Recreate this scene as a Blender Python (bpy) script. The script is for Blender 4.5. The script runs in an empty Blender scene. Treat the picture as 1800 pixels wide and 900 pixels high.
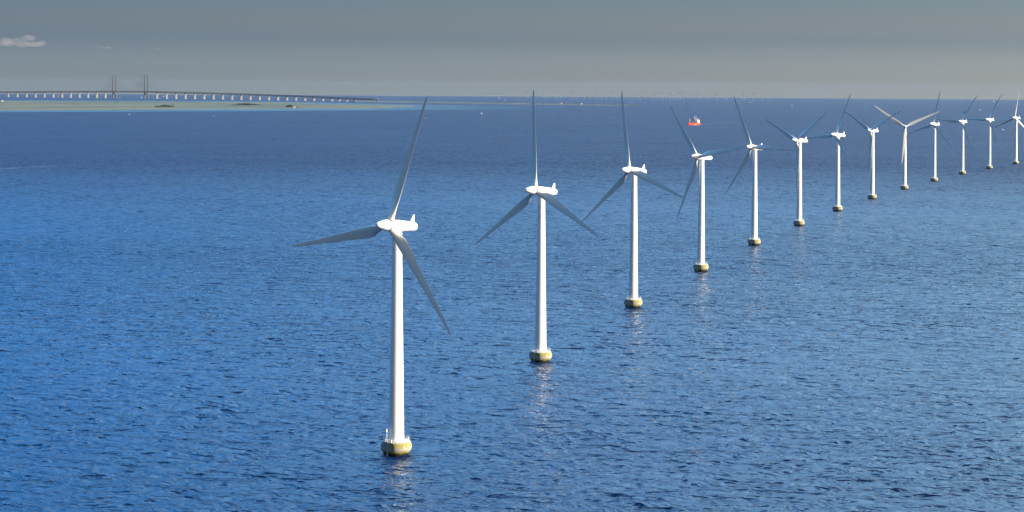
import bpy, bmesh, math, random
import numpy as np
from mathutils import Vector, Matrix

rnd = random.Random(7)
scene = bpy.context.scene
col = scene.collection
R = math.radians

# ------------------------------------------------------------------ camera
CAM_H = 103.0                    # metres above the water
EARTH = 7.433e6                  # earth radius with normal refraction
FOC = 3250.0 / 1800.0            # focal length over image width
PITCH = R(1.5)
ROLL = math.atan(0.0058)
EYE_ROW = 152.3                  # image row of true level (photo rows)
AXIS_ROW = EYE_ROW + 3250 * math.tan(PITCH)
cam_d = bpy.data.cameras.new("camera")
cam_d.sensor_width = 36
cam_d.lens = 36 * FOC
cam_d.shift_y = -(450 - AXIS_ROW) / 1800
cam_d.clip_start = 1
cam_d.clip_end = 250000
cam = bpy.data.objects.new("camera", cam_d)
col.objects.link(cam)
fwd = Vector((0, math.cos(PITCH), -math.sin(PITCH)))
up0 = Vector((0, math.sin(PITCH), math.cos(PITCH)))
rt0 = Vector((1, 0, 0))
rt = rt0 * math.cos(ROLL) + up0 * math.sin(ROLL)
up = up0 * math.cos(ROLL) - rt0 * math.sin(ROLL)
cam.matrix_world = Matrix(((rt.x, up.x, -fwd.x, 0), (rt.y, up.y, -fwd.y, 0),
                           (rt.z, up.z, -fwd.z, CAM_H), (0, 0, 0, 1)))
scene.camera = cam

# ------------------------------------------------------------------ sky, sun, exposure
SUN_EL = R(20)
SUN_AZ = R(107.5)                # clockwise from +Y
world = bpy.data.worlds.new("World")
scene.world = world
world.use_nodes = True
wn, wl = world.node_tree.nodes, world.node_tree.links
wn.clear()
w_out = wn.new('ShaderNodeOutputWorld')
w_bg = wn.new('ShaderNodeBackground')
w_bg.inputs['Strength'].default_value = 0.11
w_sky = wn.new('ShaderNodeTexSky')
w_sky.sky_type = 'NISHITA'
w_sky.sun_disc = False
w_sky.sun_elevation = SUN_EL
w_sky.sun_rotation = SUN_AZ
w_sky.altitude = 100
w_sky.air_density = 1.0
w_sky.dust_density = 1.6
w_sky.ozone_density = 1.5
w_tc = wn.new('ShaderNodeTexCoord')
w_sep = wn.new('ShaderNodeSeparateXYZ')
w_ramp = wn.new('ShaderNodeValToRGB')
w_map = wn.new('ShaderNodeMapRange')
w_map.inputs['From Min'].default_value = -0.01
w_map.inputs['From Max'].default_value = 1.0
w_mul = wn.new('ShaderNodeMix')
w_mul.data_type = 'RGBA'
w_mul.blend_type = 'MULTIPLY'
w_mul.inputs['Factor'].default_value = 1.0
def sky_pos(el): return (math.sin(R(el)) + 0.01) / 1.01
SKY_RAMP = [(0.0, (0.74, 0.95, 1.28)), (sky_pos(0.6), (0.475, 0.70, 1.13)), (sky_pos(1.4), (0.263, 0.412, 0.75)), (sky_pos(2.0), (0.26, 0.362, 0.595)),
            (sky_pos(2.8), (0.197, 0.318, 0.525)), (sky_pos(5), (0.18, 0.38, 0.74)),
            (sky_pos(9), (0.26, 0.62, 1.12)), (sky_pos(16), (0.60, 1.38, 2.08)), (sky_pos(27), (2.05, 3.9, 5.0)),
            (sky_pos(42), (5.8, 10.2, 11.4)), (sky_pos(60), (3.6, 5.8, 6.6)), (1.0, (1.4, 2.2, 2.6))]
cr = w_ramp.color_ramp
while len(cr.elements) < len(SKY_RAMP):
    cr.elements.new(0.5)
for e, (p, c) in zip(cr.elements, SKY_RAMP):
    e.position = p
    e.color = (*c, 1)
wl.new(w_tc.outputs['Generated'], w_sep.inputs[0])
wl.new(w_sep.outputs['Z'], w_map.inputs['Value'])
wl.new(w_map.outputs[0], w_ramp.inputs[0])
wl.new(w_sky.outputs[0], w_mul.inputs['A'])
wl.new(w_ramp.outputs[0], w_mul.inputs['B'])
# the sky behind the photographer is duller
w_az = wn.new('ShaderNodeMapRange')
w_az.interpolation_type = 'SMOOTHSTEP'
for k_, v_ in zip(('From Min', 'From Max'), (0.12, 0.88)): w_az.inputs[k_].default_value = v_
w_ay = wn.new('ShaderNodeMath')
w_ay.operation = 'MULTIPLY_ADD'
w_ay.inputs[1].default_value = 0.5
wl.new(w_sep.outputs['Z'], w_ay.inputs[0])
wl.new(w_sep.outputs['Y'], w_ay.inputs[2])
wl.new(w_ay.outputs[0], w_az.inputs['Value'])
w_azr = wn.new('ShaderNodeValToRGB')
w_azr.color_ramp.elements[0].color = (0.20, 0.15, 0.118, 1)
w_azr.color_ramp.elements[1].color = (1, 1, 1, 1)
wl.new(w_az.outputs[0], w_azr.inputs[0])
w_mul2 = wn.new('ShaderNodeVectorMath')
w_mul2.operation = 'MULTIPLY'
# warmer and lighter towards the sun side, deeper blue away from it
w_tint = wn.new('ShaderNodeValToRGB')
w_tx = wn.new('ShaderNodeMapRange')
for k_, v_ in zip(('From Min', 'From Max'), (-0.35, 0.35)): w_tx.inputs[k_].default_value = v_
w_tint.color_ramp.elements[0].color = (0.55, 0.80, 0.95, 1)
w_tint.color_ramp.elements[1].color = (3.6, 2.0, 1.3, 1)
wl.new(w_sep.outputs['X'], w_tx.inputs['Value'])
wl.new(w_tx.outputs[0], w_tint.inputs[0])
w_mul3 = wn.new('ShaderNodeVectorMath')
w_mul3.operation = 'MULTIPLY'
wl.new(w_mul.outputs['Result'], w_mul3.inputs[0])
w_tl = wn.new('ShaderNodeMapRange')
for k_, v_ in zip(('From Min', 'From Max', 'To Min', 'To Max'), (0.05, 0.16, 0.0, 1.0)): w_tl.inputs[k_].default_value = v_
wl.new(w_sep.outputs['Z'], w_tl.inputs['Value'])
w_tm = wn.new('ShaderNodeMix')
w_tm.data_type = 'RGBA'
w_low = wn.new('ShaderNodeValToRGB')
w_low.color_ramp.elements[0].color = (0.92, 0.82, 0.81, 1)
w_low.color_ramp.elements[1].color = (1.85, 1.45, 1.25, 1)
wl.new(w_tx.outputs[0], w_low.inputs[0])
wl.new(w_low.outputs[0], w_tm.inputs['A'])
wl.new(w_tint.outputs[0], w_tm.inputs['B'])
wl.new(w_tl.outputs[0], w_tm.inputs['Factor'])
wl.new(w_tm.outputs['Result'], w_mul3.inputs[1])
wl.new(w_mul3.outputs[0], w_mul2.inputs[0])
wl.new(w_azr.outputs[0], w_mul2.inputs[1])
wl.new(w_mul2.outputs[0], w_bg.inputs['Color'])
wl.new(w_bg.outputs[0], w_out.inputs['Surface'])

sun_d = bpy.data.lights.new("sun", 'SUN')
sun_d.energy = 5.0
sun_d.angle = R(0.5)
sun_d.color = (1.0, 0.90, 0.76)
sun = bpy.data.objects.new("sun", sun_d)
sun_dir = Vector((math.sin(SUN_AZ) * math.cos(SUN_EL), math.cos(SUN_AZ) * math.cos(SUN_EL), math.sin(SUN_EL)))
sun.rotation_euler = sun_dir.to_track_quat('Z', 'Y').to_euler()
sun.location = (300, 200, 400)
col.objects.link(sun)

scene.view_settings.view_transform = 'Standard'
scene.view_settings.look = 'None'
scene.view_settings.exposure = 0.8
scene.view_settings.gamma = 1.0
scene.cycles.volume_bounces = 1
scene.cycles.max_bounces = 6
scene.cycles.use_denoising = True

# ------------------------------------------------------------------ helpers
def sea_z(x, y):
    return -(x * x + y * y) / (2 * EARTH)

def at(px, py, h=0.0):
    """the point of the curved sea (plus h) seen at a photo position"""
    d = fwd * 3250 + rt * (px - 900) + up * (AXIS_ROW - py)
    dh = math.hypot(d.x, d.y)
    m = d.z / dh
    a, b, c = 1 / (2 * EARTH), m, CAM_H - h
    disc = b * b - 4 * a * c
    D = (-b - math.sqrt(disc)) / (2 * a) if disc > 0 else -b / (2 * a)
    x, y = d.x / dh * D, d.y / dh * D
    return Vector((x, y, sea_z(x, y) + h))

def bearing(px, D, h=0.0):
    """the point of the sea at distance D in the direction of a photo column"""
    d = fwd * 3250 + rt * (px - 900) + up * (AXIS_ROW - EYE_ROW)
    dh = math.hypot(d.x, d.y)
    x, y = d.x / dh * D, d.y / dh * D
    return Vector((x, y, sea_z(x, y) + h))

class MB:
    """collects shapes, links them as one mesh object"""
    def __init__(self):
        self.v, self.f, self.m = [], [], []
        self.mi = 0
    def add(self, vs, fs):
        o = len(self.v)
        self.v += [tuple(p) for p in vs]
        self.f += [tuple(o + i for i in q) for q in fs]
        self.m += [self.mi] * len(fs)
    def rings(self, rings, cap0=True, cap1=True):
        n = len(rings[0])
        vs = [p for r in rings for p in r]
        fs = []
        for k in range(len(rings) - 1):
            for i in range(n):
                j = (i + 1) % n
                fs.append((k * n + i, k * n + j, (k + 1) * n + j, (k + 1) * n + i))
        if cap0: fs.append(tuple(reversed(range(n))))
        if cap1: fs.append(tuple(range((len(rings) - 1) * n, len(rings) * n)))
        self.add(vs, fs)
    def lathe(self, prof, n=32, axis='z', cap0=True, cap1=True, c=(0, 0, 0)):
        rs = []
        for (t, r) in prof:
            ring = []
            for i in range(n):
                a = 2 * math.pi * i / n
                u, w = r * math.cos(a), r * math.sin(a)
                if axis == 'z': p = (c[0] + u, c[1] + w, c[2] + t)
                elif axis == 'y': p = (c[0] - u, c[1] + t, c[2] + w)
                else: p = (c[0] + t, c[1] + u, c[2] + w)
                ring.append(p)
            rs.append(ring)
        self.rings(rs, cap0, cap1)
    def tube(self, p0, p1, r0, r1=None, n=8):
        p0, p1 = Vector(p0), Vector(p1)
        r1 = r0 if r1 is None else r1
        d = (p1 - p0).normalized()
        s = Vector((1, 0, 0)) if abs(d.x) < 0.8 else Vector((0, 1, 0))
        a = d.cross(s).normalized()
        b = d.cross(a)
        rs = []
        for p, r in ((p0, r0), (p1, r1)):
            rs.append([p + a * r * math.cos(2 * math.pi * i / n) + b * r * math.sin(2 * math.pi * i / n) for i in range(n)])
        self.rings(rs)
    def box(self, c, s, rz=0.0, taper=1.0):
        c = Vector(c)
        hx, hy, hz = s[0] / 2, s[1] / 2, s[2] / 2
        ca, sa = math.cos(rz), math.sin(rz)
        def q(x, y, z): return (c.x + x * ca - y * sa, c.y + x * sa + y * ca, c.z + z)
        b = [q(-hx, -hy, -hz), q(hx, -hy, -hz), q(hx, hy, -hz), q(-hx, hy, -hz)]
        t = [q(-hx * taper, -hy * taper, hz), q(hx * taper, -hy * taper, hz), q(hx * taper, hy * taper, hz), q(-hx * taper, hy * taper, hz)]
        self.rings([b, t])
    def build(self, name, mats, parent=None, smooth=False, angle=None):
        me = bpy.data.meshes.new(name)
        me.from_pydata(self.v, [], self.f)
        for m in (mats if isinstance(mats, (list, tuple)) else [mats]):
            me.materials.append(m)
        for p, mi in zip(me.polygons, self.m):
            p.material_index = mi
            p.use_smooth = smooth
        me.validate()
        me.update()
        if smooth and angle:
            me.set_sharp_from_angle(angle=R(angle))
        o = bpy.data.objects.new(name, me)
        col.objects.link(o)
        if parent: o.parent = parent
        return o

def empty(name, loc, rz=0.0):
    o = bpy.data.objects.new(name, None)
    o.empty_display_size = 2
    o.location = loc
    o.rotation_euler.z = rz
    col.objects.link(o)
    return o

def tag(o, label=None, cat=None, group=None, kind=None):
    if label: o['label'] = label
    if cat: o['category'] = cat
    if group: o['group'] = group
    if kind: o['kind'] = kind
    return o

def copy_obj(o, parent=None):
    c = o.copy()
    col.objects.link(c)
    if parent is not None: c.parent = parent
    return c

# ------------------------------------------------------------------ materials
def mat(name, color, rough=0.5, metal=0.0, var=0.0, vscale=1.0, spec=None, stretch=(1, 1, 1)):
    m = bpy.data.materials.new(name)
    m.use_nodes = True
    nt = m.node_tree
    b = nt.nodes['Principled BSDF']
    b.inputs['Roughness'].default_value = rough
    b.inputs['Metallic'].default_value = metal
    if spec is not None: b.inputs['Specular IOR Level'].default_value = spec
    b.inputs['Base Color'].default_value = (*color, 1)
    if var:
        tc = nt.nodes.new('ShaderNodeTexCoord')
        mp = nt.nodes.new('ShaderNodeMapping')
        mp.inputs['Scale'].default_value = stretch
        no = nt.nodes.new('ShaderNodeTexNoise')
        no.inputs['Scale'].default_value = vscale
        no.inputs['Detail'].default_value = 5
        ra = nt.nodes.new('ShaderNodeValToRGB')
        ra.color_ramp.elements[0].position = 0.3
        ra.color_ramp.elements[1].position = 0.7
        ra.color_ramp.elements[0].color = (*[c * (1 - var) for c in color], 1)
        ra.color_ramp.elements[1].color = (*[min(0.95, c * (1 + var)) for c in color], 1)
        nt.links.new(tc.outputs['Object'], mp.inputs[0])
        nt.links.new(mp.outputs[0], no.inputs['Vector'])
        nt.links.new(no.outputs['Fac'], ra.inputs[0])
        nt.links.new(ra.outputs[0], b.inputs['Base Color'])
    return m

M = {}
M['white'] = mat('white_paint', (0.84, 0.84, 0.82), 0.38, var=0.045, vscale=0.35, stretch=(1.0, 1.0, 0.12))
M['blade'] = mat('blade_gelcoat', (0.76, 0.74, 0.69), 0.34, var=0.05, vscale=0.3, stretch=(1, 1, 0.3))
M['seam'] = mat('dark_seam', (0.08, 0.08, 0.085), 0.6)
M['red_lamp'] = mat('red_lamp', (0.6, 0.05, 0.03), 0.3)
M['galv'] = mat('galvanised_steel', (0.5, 0.51, 0.52), 0.45, 0.4, var=0.1, vscale=2)
M['rail'] = mat('white_rail', (0.72, 0.72, 0.70), 0.45, var=0.08, vscale=3)
M['lamp_head'] = mat('lamp_head', (0.78, 0.77, 0.72), 0.3)
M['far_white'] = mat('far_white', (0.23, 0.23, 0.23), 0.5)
M['pier'] = mat('pale_concrete', (0.215, 0.198, 0.182), 0.85, var=0.1, vscale=0.08)
M['pylon'] = mat('pylon_concrete', (0.085, 0.088, 0.095), 0.85, var=0.1, vscale=0.05)
M['truss'] = mat('bridge_steel', (0.035, 0.037, 0.04), 0.6, var=0.1, vscale=0.02)
M['cable'] = mat('cable_sheath', (0.10, 0.10, 0.10), 0.5)
M['sail'] = mat('sailcloth', (0.48, 0.47, 0.46), 0.8, var=0.03, vscale=0.5)
M['shaded_sail'] = mat('shaded_sailcloth', (0.03, 0.045, 0.10), 0.8, var=0.1, vscale=0.5)  # sails on their shaded side, the shade put into the cloth colour
M['hull'] = mat('white_hull', (0.75, 0.75, 0.74), 0.3, var=0.03, vscale=1)
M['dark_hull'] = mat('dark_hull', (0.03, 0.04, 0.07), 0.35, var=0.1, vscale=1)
M['ship_red'] = mat('ship_red', (0.62, 0.055, 0.03), 0.45, var=0.2, vscale=0.25)
M['ship_dark'] = mat('ship_dark_red', (0.22, 0.03, 0.03), 0.5, var=0.25, vscale=0.3)
M['ship_white'] = mat('ship_white', (0.78, 0.76, 0.70), 0.4, var=0.05, vscale=0.4)
M['ship_grey'] = mat('ship_grey', (0.22, 0.23, 0.27), 0.5, var=0.2, vscale=0.4)
M['glass'] = mat('dark_window', (0.02, 0.025, 0.03), 0.12)
M['ship_band'] = mat('ship_band', (0.70, 0.66, 0.58), 0.5, var=0.15, vscale=0.3)
M['green_buoy'] = mat('green_buoy', (0.02, 0.30, 0.07), 0.4, var=0.1, vscale=1)
M['red_buoy'] = mat('red_buoy', (0.55, 0.04, 0.03), 0.4, var=0.1, vscale=1)
M['leaf'] = mat('dark_foliage', (0.030, 0.042, 0.026), 0.8, var=0.45, vscale=0.25)
M['bark'] = mat('bark', (0.07, 0.05, 0.035), 0.9, var=0.3, vscale=1)
M['house_wall'] = mat('house_wall', (0.82, 0.80, 0.75), 0.8, var=0.04, vscale=0.5)
M['house_roof'] = mat('house_roof', (0.20, 0.10, 0.08), 0.8, var=0.2, vscale=0.5)

def foundation_material():
    m = bpy.data.materials.new('weathered_concrete')
    m.use_nodes = True
    nt = m.node_tree
    N, L = nt.nodes, nt.links
    b = N['Principled BSDF']
    b.inputs['Roughness'].default_value = 0.88
    tc = N.new('ShaderNodeTexCoord')
    sp = N.new('ShaderNodeSeparateXYZ')
    L.new(tc.outputs['Object'], sp.inputs[0])
    def noise(scale, detail, vec_scale=(1, 1, 1)):
        mp = N.new('ShaderNodeMapping')
        mp.inputs['Scale'].default_value = vec_scale
        n = N.new('ShaderNodeTexNoise')
        n.inputs['Scale'].default_value = scale
        n.inputs['Detail'].default_value = detail
        L.new(tc.outputs['Object'], mp.inputs[0])
        L.new(mp.outputs[0], n.inputs['Vector'])
        return n.outputs['Fac']
    def math_(op, a, b_=None, c=None):
        n = N.new('ShaderNodeMath')
        n.operation = op
        for i, x in enumerate((a, b_, c)):
            if x is None: continue
            if isinstance(x, (int, float)): n.inputs[i].default_value = x
            else: L.new(x, n.inputs[i])
        return n.outputs[0]
    def mr(v, a, b_, c=0, d=1):
        n = N.new('ShaderNodeMapRange')
        n.interpolation_type = 'SMOOTHSTEP'
        L.new(v, n.inputs['Value'])
        for k, x in zip(('From Min', 'From Max', 'To Min', 'To Max'), (a, b_, c, d)): n.inputs[k].default_value = x
        return n.outputs[0]
    def mix(f, a, b_):
        n = N.new('ShaderNodeMix')
        n.data_type = 'RGBA'
        L.new(f, n.inputs['Factor'])
        for k, x in (('A', a), ('B', b_)):
            if isinstance(x, tuple): n.inputs[k].default_value = (*x, 1)
            else: L.new(x, n.inputs[k])
        return n.outputs['Result']
    n1 = noise(0.9, 6)
    n2 = noise(1.6, 6, (1, 1, 0.3))      # vertical runs
    n3 = noise(4.0, 5)
    z = sp.outputs['Z']
    c = mix(mr(n1, 0.3, 0.7), (0.30, 0.28, 0.24), (0.50, 0.47, 0.41))
    c = mix(math_('MULTIPLY', mr(n2, 0.50, 0.68), 0.6), c, (0.13, 0.12, 0.095))
    # olive lichen hanging below the rim on the landing side
    lat = math_('ADD', math_('MULTIPLY', sp.outputs['X'], 0.35), math_('MULTIPLY', sp.outputs['Y'], -0.94))
    side = mr(lat, 1.6, 2.9)
    top = mr(math_('ADD', z, math_('MULTIPLY', n2, 2.4)), 2.9, 4.0)
    wet = math_('LESS_THAN', z, 3.62)
    f = math_('MULTIPLY', math_('MULTIPLY', side, top), math_('MULTIPLY', wet, mr(n3, 0.28, 0.5)))
    c = mix(math_('MULTIPLY', f, 0.9), c, (0.25, 0.21, 0.02))
    # yellow-green growth, then black weed at the waterline
    wl_ = math_('ADD', z, math_('MULTIPLY', math_('SUBTRACT', n2, 0.5), 2.0))
    f = math_('MULTIPLY', mr(wl_, 1.6, 1.0), mr(n3, 0.2, 0.45))
    c = mix(f, c, (0.25, 0.21, 0.010))
    f = mr(wl_, 0.95, 0.5)
    c = mix(f, c, (0.02, 0.022, 0.012))
    L.new(c, b.inputs['Base Color'])
    bp = N.new('ShaderNodeBump')
    bp.inputs['Strength'].default_value = 0.5
    bp.inputs['Distance'].default_value = 0.12
    L.new(n3, bp.inputs['Height'])
    L.new(bp.outputs[0], b.inputs['Normal'])
    return m
M['concrete'] = foundation_material()

WAVE_DIR = R(66)      # heading of the wind waves, from +X
WAVE_SLOPE = 0.19
def water_material(name, body, foam=False, rough=0.045, body2=None, shoal=None):
    m = bpy.data.materials.new(name)
    m.use_nodes = True
    nt = m.node_tree
    N, L = nt.nodes, nt.links
    b = N['Principled BSDF']
    b.inputs['IOR'].default_value = 1.333
    ge = N.new('ShaderNodeNewGeometry')
    def mapping(rot, scale):
        mp = N.new('ShaderNodeMapping')
        mp.vector_type = 'TEXTURE'
        mp.inputs['Rotation'].default_value = (0, 0, rot)
        mp.inputs['Scale'].default_value = scale
        L.new(ge.outputs['Position'], mp.inputs[0])
        return mp.outputs[0]
    def noise(vec, detail, rough_=0.5, dist=0.0):
        n = N.new('ShaderNodeTexNoise')
        n.noise_dimensions = '2D'
        n.inputs['Scale'].default_value = 1
        n.inputs['Detail'].default_value = detail
        n.inputs['Roughness'].default_value = rough_
        n.inputs['Distortion'].default_value = dist
        L.new(vec, n.inputs['Vector'])
        return n
    def math_(op, a, b_=None):
        n = N.new('ShaderNodeMath')
        n.operation = op
        for i, x in enumerate((a, b_)):
            if x is None: continue
            if isinstance(x, (int, float)): n.inputs[i].default_value = x
            else: L.new(x, n.inputs[i])
        return n.outputs[0]
    def mr(v, a, b_, c=0, d=1):
        n = N.new('ShaderNodeMapRange')
        L.new(v, n.inputs['Value'])
        for k, x in zip(('From Min', 'From Max', 'To Min', 'To Max'), (a, b_, c, d)): n.inputs[k].default_value = x
        return n.outputs[0]
    def ridge(v):                  # peaked little crests
        return math_('SUBTRACT', 1.0, math_('ABSOLUTE', math_('MULTIPLY', math_('SUBTRACT', v, 0.5), 2.0)))
    # ripples riding on the waves: (across crest, along crest) metres, rotated
    big = noise(mapping(R(78), (6.5, 15, 1)), 3, 0.5, 0.6).outputs['Fac']
    mid = noise(mapping(R(74), (2.6, 5.5, 1)), 3, 0.55, 0.6).outputs['Fac']
    sml = noise(mapping(R(70), (0.9, 2.0, 1)), 3, 0.6).outputs['Fac']
    ln = N.new('ShaderNodeVectorMath')
    ln.operation = 'LENGTH'
    L.new(ge.outputs['Position'], ln.inputs[0])
    h = math_('ADD', math_('MULTIPLY', ridge(mid), 0.36), math_('MULTIPLY', sml, 0.08))
    h = math_('ADD', h, math_('MULTIPLY', ridge(big), mr(ln.outputs['Value'], 450, 2600, 1.5, 4.2)))
    gust = noise(mapping(WAVE_DIR, (160, 420, 1)), 3, 0.55).outputs['Fac']
    h = math_('MULTIPLY', h, mr(gust, 0.3, 0.7, 0.75, 1.15))
    bp = N.new('ShaderNodeBump')
    bp.inputs['Strength'].default_value = 1.0
    bp.inputs['Distance'].default_value = 1.0
    L.new(h, bp.inputs['Height'])
    L.new(bp.outputs[0], b.inputs['Normal'])
    # unresolved ripples far out count as roughness
    L.new(mr(ln.outputs['Value'], 850, 2500, rough, 0.70), b.inputs['Roughness'])
    # body colour with broad currents
    cur = noise(mapping(R(8), (900, 260, 1)), 4, 0.6).outputs['Fac']
    mx = N.new('ShaderNodeMix')
    mx.data_type = 'RGBA'
    L.new(mr(cur, 0.3, 0.7), mx.inputs['Factor'])
    mx.inputs['A'].default_value = (*body, 1)
    mx.inputs['B'].default_value = (*(body2 or [c * 1.25 for c in body]), 1)
    if shoal:                       # pale sand bottom showing through where the water is shallow
        sa = N.new('ShaderNodeAttribute')
        sa.attribute_name = 'shoal'
        pn = noise(mapping(0.0, (260, 420, 1)), 4, 0.6).outputs['Fac']
        sm = N.new('ShaderNodeMix')
        sm.data_type = 'RGBA'
        L.new(math_('MULTIPLY', sa.outputs['Fac'], mr(pn, 0.25, 0.6, 0.55, 1.0)), sm.inputs['Factor'])
        L.new(mx.outputs['Result'], sm.inputs['A'])
        sm.inputs['B'].default_value = (*shoal, 1)
        L.new(sm.outputs['Result'], b.inputs['Base Color'])
    else:
        L.new(mx.outputs['Result'], b.inputs['Base Color'])
    if foam:
        fn = noise(mapping(R(20), (6.0, 3.0, 1)), 5, 0.65).outputs['Fac']
        at_ = N.new('ShaderNodeAttribute')
        at_.attribute_name = 'fade'
        f = math_('MULTIPLY', mr(fn, 0.42, 0.62), at_.outputs['Fac'])
        tr = N.new('ShaderNodeBsdfTransparent')
        df = N.new('ShaderNodeBsdfDiffuse')
        df.inputs['Color'].default_value = (0.55, 0.62, 0.66, 1)
        ms = N.new('ShaderNodeMixShader')
        L.new(f, ms.inputs[0])
        L.new(tr.outputs[0], ms.inputs[1])
        L.new(df.outputs[0], ms.inputs[2])
        L.new(ms.outputs[0], N['Material Output'].inputs['Surface'])
    return m
M['sea'] = water_material('sea_water', (0.0008, 0.0125, 0.050))
M['shallow'] = water_material('shallow_water', (0.0008, 0.0125, 0.050), shoal=(0.05, 0.115, 0.16))
M['foam'] = water_material('wake_foam', (0.1, 0.2, 0.3), foam=True)

def land_material(name, dry, green, dark, sx, sy):
    m = bpy.data.materials.new(name)
    m.use_nodes = True
    nt = m.node_tree
    N, L = nt.nodes, nt.links
    b = N['Principled BSDF']
    b.inputs['Roughness'].default_value = 0.95
    ge = N.new('ShaderNodeNewGeometry')
    def noise(sc, detail, rot=0.0):
        mp = N.new('ShaderNodeMapping')
        mp.vector_type = 'TEXTURE'
        mp.inputs['Scale'].default_value = (*sc, 1)
        mp.inputs['Rotation'].default_value = (0, 0, rot)
        n = N.new('ShaderNodeTexNoise')
        n.noise_dimensions = '2D'
        n.inputs['Scale'].default_value = 1
        n.inputs['Detail'].default_value = detail
        L.new(ge.outputs['Position'], mp.inputs[0])
        L.new(mp.outputs[0], n.inputs['Vector'])
        return n.outputs['Fac']
    def mix(f, a, b_, lo, hi):
        mp = N.new('ShaderNodeMapRange')
        mp.inputs['From Min'].default_value = lo
        mp.inputs['From Max'].default_value = hi
        L.new(f, mp.inputs['Value'])
        n = N.new('ShaderNodeMix')
        n.data_type = 'RGBA'
        L.new(mp.outputs[0], n.inputs['Factor'])
        for k, x in (('A', a), ('B', b_)):
            if isinstance(x, tuple): n.inputs[k].default_value = (*x, 1)
            else: L.new(x, n.inputs[k])
        return n.outputs['Result']
    c = mix(noise((sx, sy), 5), green, dry, 0.38, 0.62)
    c = mix(noise((sx * 1.6, sy * 0.45), 4, 0.06), c, dark, 0.56, 0.66)
    c = mix(noise((60, 60), 4), c, tuple(x * 0.7 for x in green), 0.55, 0.75)
    L.new(c, b.inputs['Base Color'])
    return m
M['meadow'] = land_material('salt_meadow', (0.105, 0.088, 0.036), (0.042, 0.052, 0.016), (0.016, 0.024, 0.014), 900, 700)
M['reclaimed'] = land_material('reclaimed_land', (0.07, 0.068, 0.055), (0.028, 0.034, 0.026), (0.018, 0.022, 0.02), 300, 200)
M['coast'] = land_material('far_coast_land', (0.10, 0.11, 0.08), (0.05, 0.07, 0.04), (0.04, 0.05, 0.035), 900, 900)
M['sand'] = mat('pale_sand', (0.42, 0.38, 0.30), 0.9, var=0.15, vscale=0.02)

# ------------------------------------------------------------------ the sea: one curved sheet past the horizon
FAN = R(22)                       # real wave geometry within this angle of the +Y axis ...
FAN_R0, FAN_R1 = 400.0, 3200.0    # ... and between these distances; rippled flat water beyond

def wave_field(X, Y, spacing):
    """sum of short wind waves: horizontal and vertical displacement (peaked crests)"""
    g = np.random.RandomState(11)
    dX, dY, dZ = np.zeros_like(X), np.zeros_like(X), np.zeros_like(X)
    n = 120
    for k in range(n):
        lam = 1.6 * (15.0 / 1.6) ** ((k + g.rand()) / n)
        ang = WAVE_DIR + 0.12 + g.randn() * (0.20 + 0.36 * (1 - lam / 15.0))
        kk = 2 * math.pi / lam
        slope = WAVE_SLOPE * math.sqrt(2.0 / n) * (1.25 if lam < 4.5 else 0.85 if lam < 9 else 0.55)
        a = slope / kk
        ph = g.rand() * 6.283
        c, s_ = math.cos(ang), math.sin(ang)
        w = np.clip((lam / spacing - 1.7) / 1.2, 0, 1)
        th = kk * (X * c + Y * s_) + ph
        sn, cs = np.sin(th) * (a * w), np.cos(th) * (a * w)
        dZ += cs
        dX -= c * sn * 0.9
        dY -= s_ * sn * 0.9
    # gusty patches
    gust = np.zeros_like(X)
    for k in range(10):
        lam = 90 * (700 / 90) ** g.rand()
        ang = g.rand() * 6.283
        gust += np.sin(2 * math.pi / lam * (X * math.cos(ang) + Y * math.sin(ang)) + g.rand() * 6.283)
    gust = 1.0 + 0.04 * gust
    gust = np.clip(gust, 0.55, 1.4)
    return dX * gust, dY * gust, dZ * gust

def build_sea():
    verts, quads, tris = [], [], []
    base = 0
    def grid(th, rad, displaced=False):
        nonlocal base
        T, Rr = np.meshgrid(th, rad, indexing='ij')
        X, Y = Rr * np.sin(T), Rr * np.cos(T)
        Z = -(X * X + Y * Y) / (2 * EARTH)
        if displaced:
            sp = np.gradient(rad)[None, :] * np.ones_like(T)
            dX, dY, dZ = wave_field(X, Y, sp)
            f = np.clip((FAN - np.abs(T)) / R(1.5), 0, 1) * np.clip((Rr - FAN_R0) / 15, 0, 1) * np.clip((FAN_R1 - Rr) / 700, 0, 1)
            X, Y, Z = X + dX * f, Y + dY * f, Z + dZ * f
        n, m = T.shape
        verts.append(np.stack([X, Y, Z], -1).reshape(-1, 3))
        I = base + np.arange(n * m).reshape(n, m)
        q = np.stack([I[:-1, :-1], I[:-1, 1:], I[1:, 1:], I[1:, :-1]], -1).reshape(-1, 4)
        quads.append(q[:, ::-1])
        base += n * m
    def geo(r0, r1, q, add):
        out = [r0]
        while out[-1] < r1: out.append(min(r1, out[-1] * q + add))
        return np.array(out)
    th_c = np.linspace(FAN, 2 * math.pi - FAN, 211)
    th_f = np.linspace(-FAN, FAN, 45)
    grid(th_c, geo(0.5, 50000, 1.13, 12))
    grid(th_f, geo(0.5, FAN_R0, 1.13, 12))
    grid(th_f, geo(FAN_R1, 50000, 1.13, 12))
    grid(np.linspace(-FAN, FAN, 769), geo(FAN_R0, FAN_R1, 1.00095, 0.0), True)
    V = np.concatenate(verts)
    Q = np.concatenate(quads)
    me = bpy.data.meshes.new('sea')
    me.vertices.add(len(V))
    me.vertices.foreach_set('co', V.astype(np.float32).ravel())
    me.loops.add(Q.size)
    me.loops.foreach_set('vertex_index', Q.astype(np.int32).ravel())
    me.polygons.add(len(Q))
    me.polygons.foreach_set('loop_start', np.arange(0, Q.size, 4, dtype=np.int32))
    me.polygons.foreach_set('use_smooth', np.ones(len(Q), dtype=bool))
    me.update(calc_edges=True)
    me.materials.append(M['sea'])
    o = bpy.data.objects.new('sea', me)
    col.objects.link(o)
    tag(o, kind='structure')
build_sea()

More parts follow.
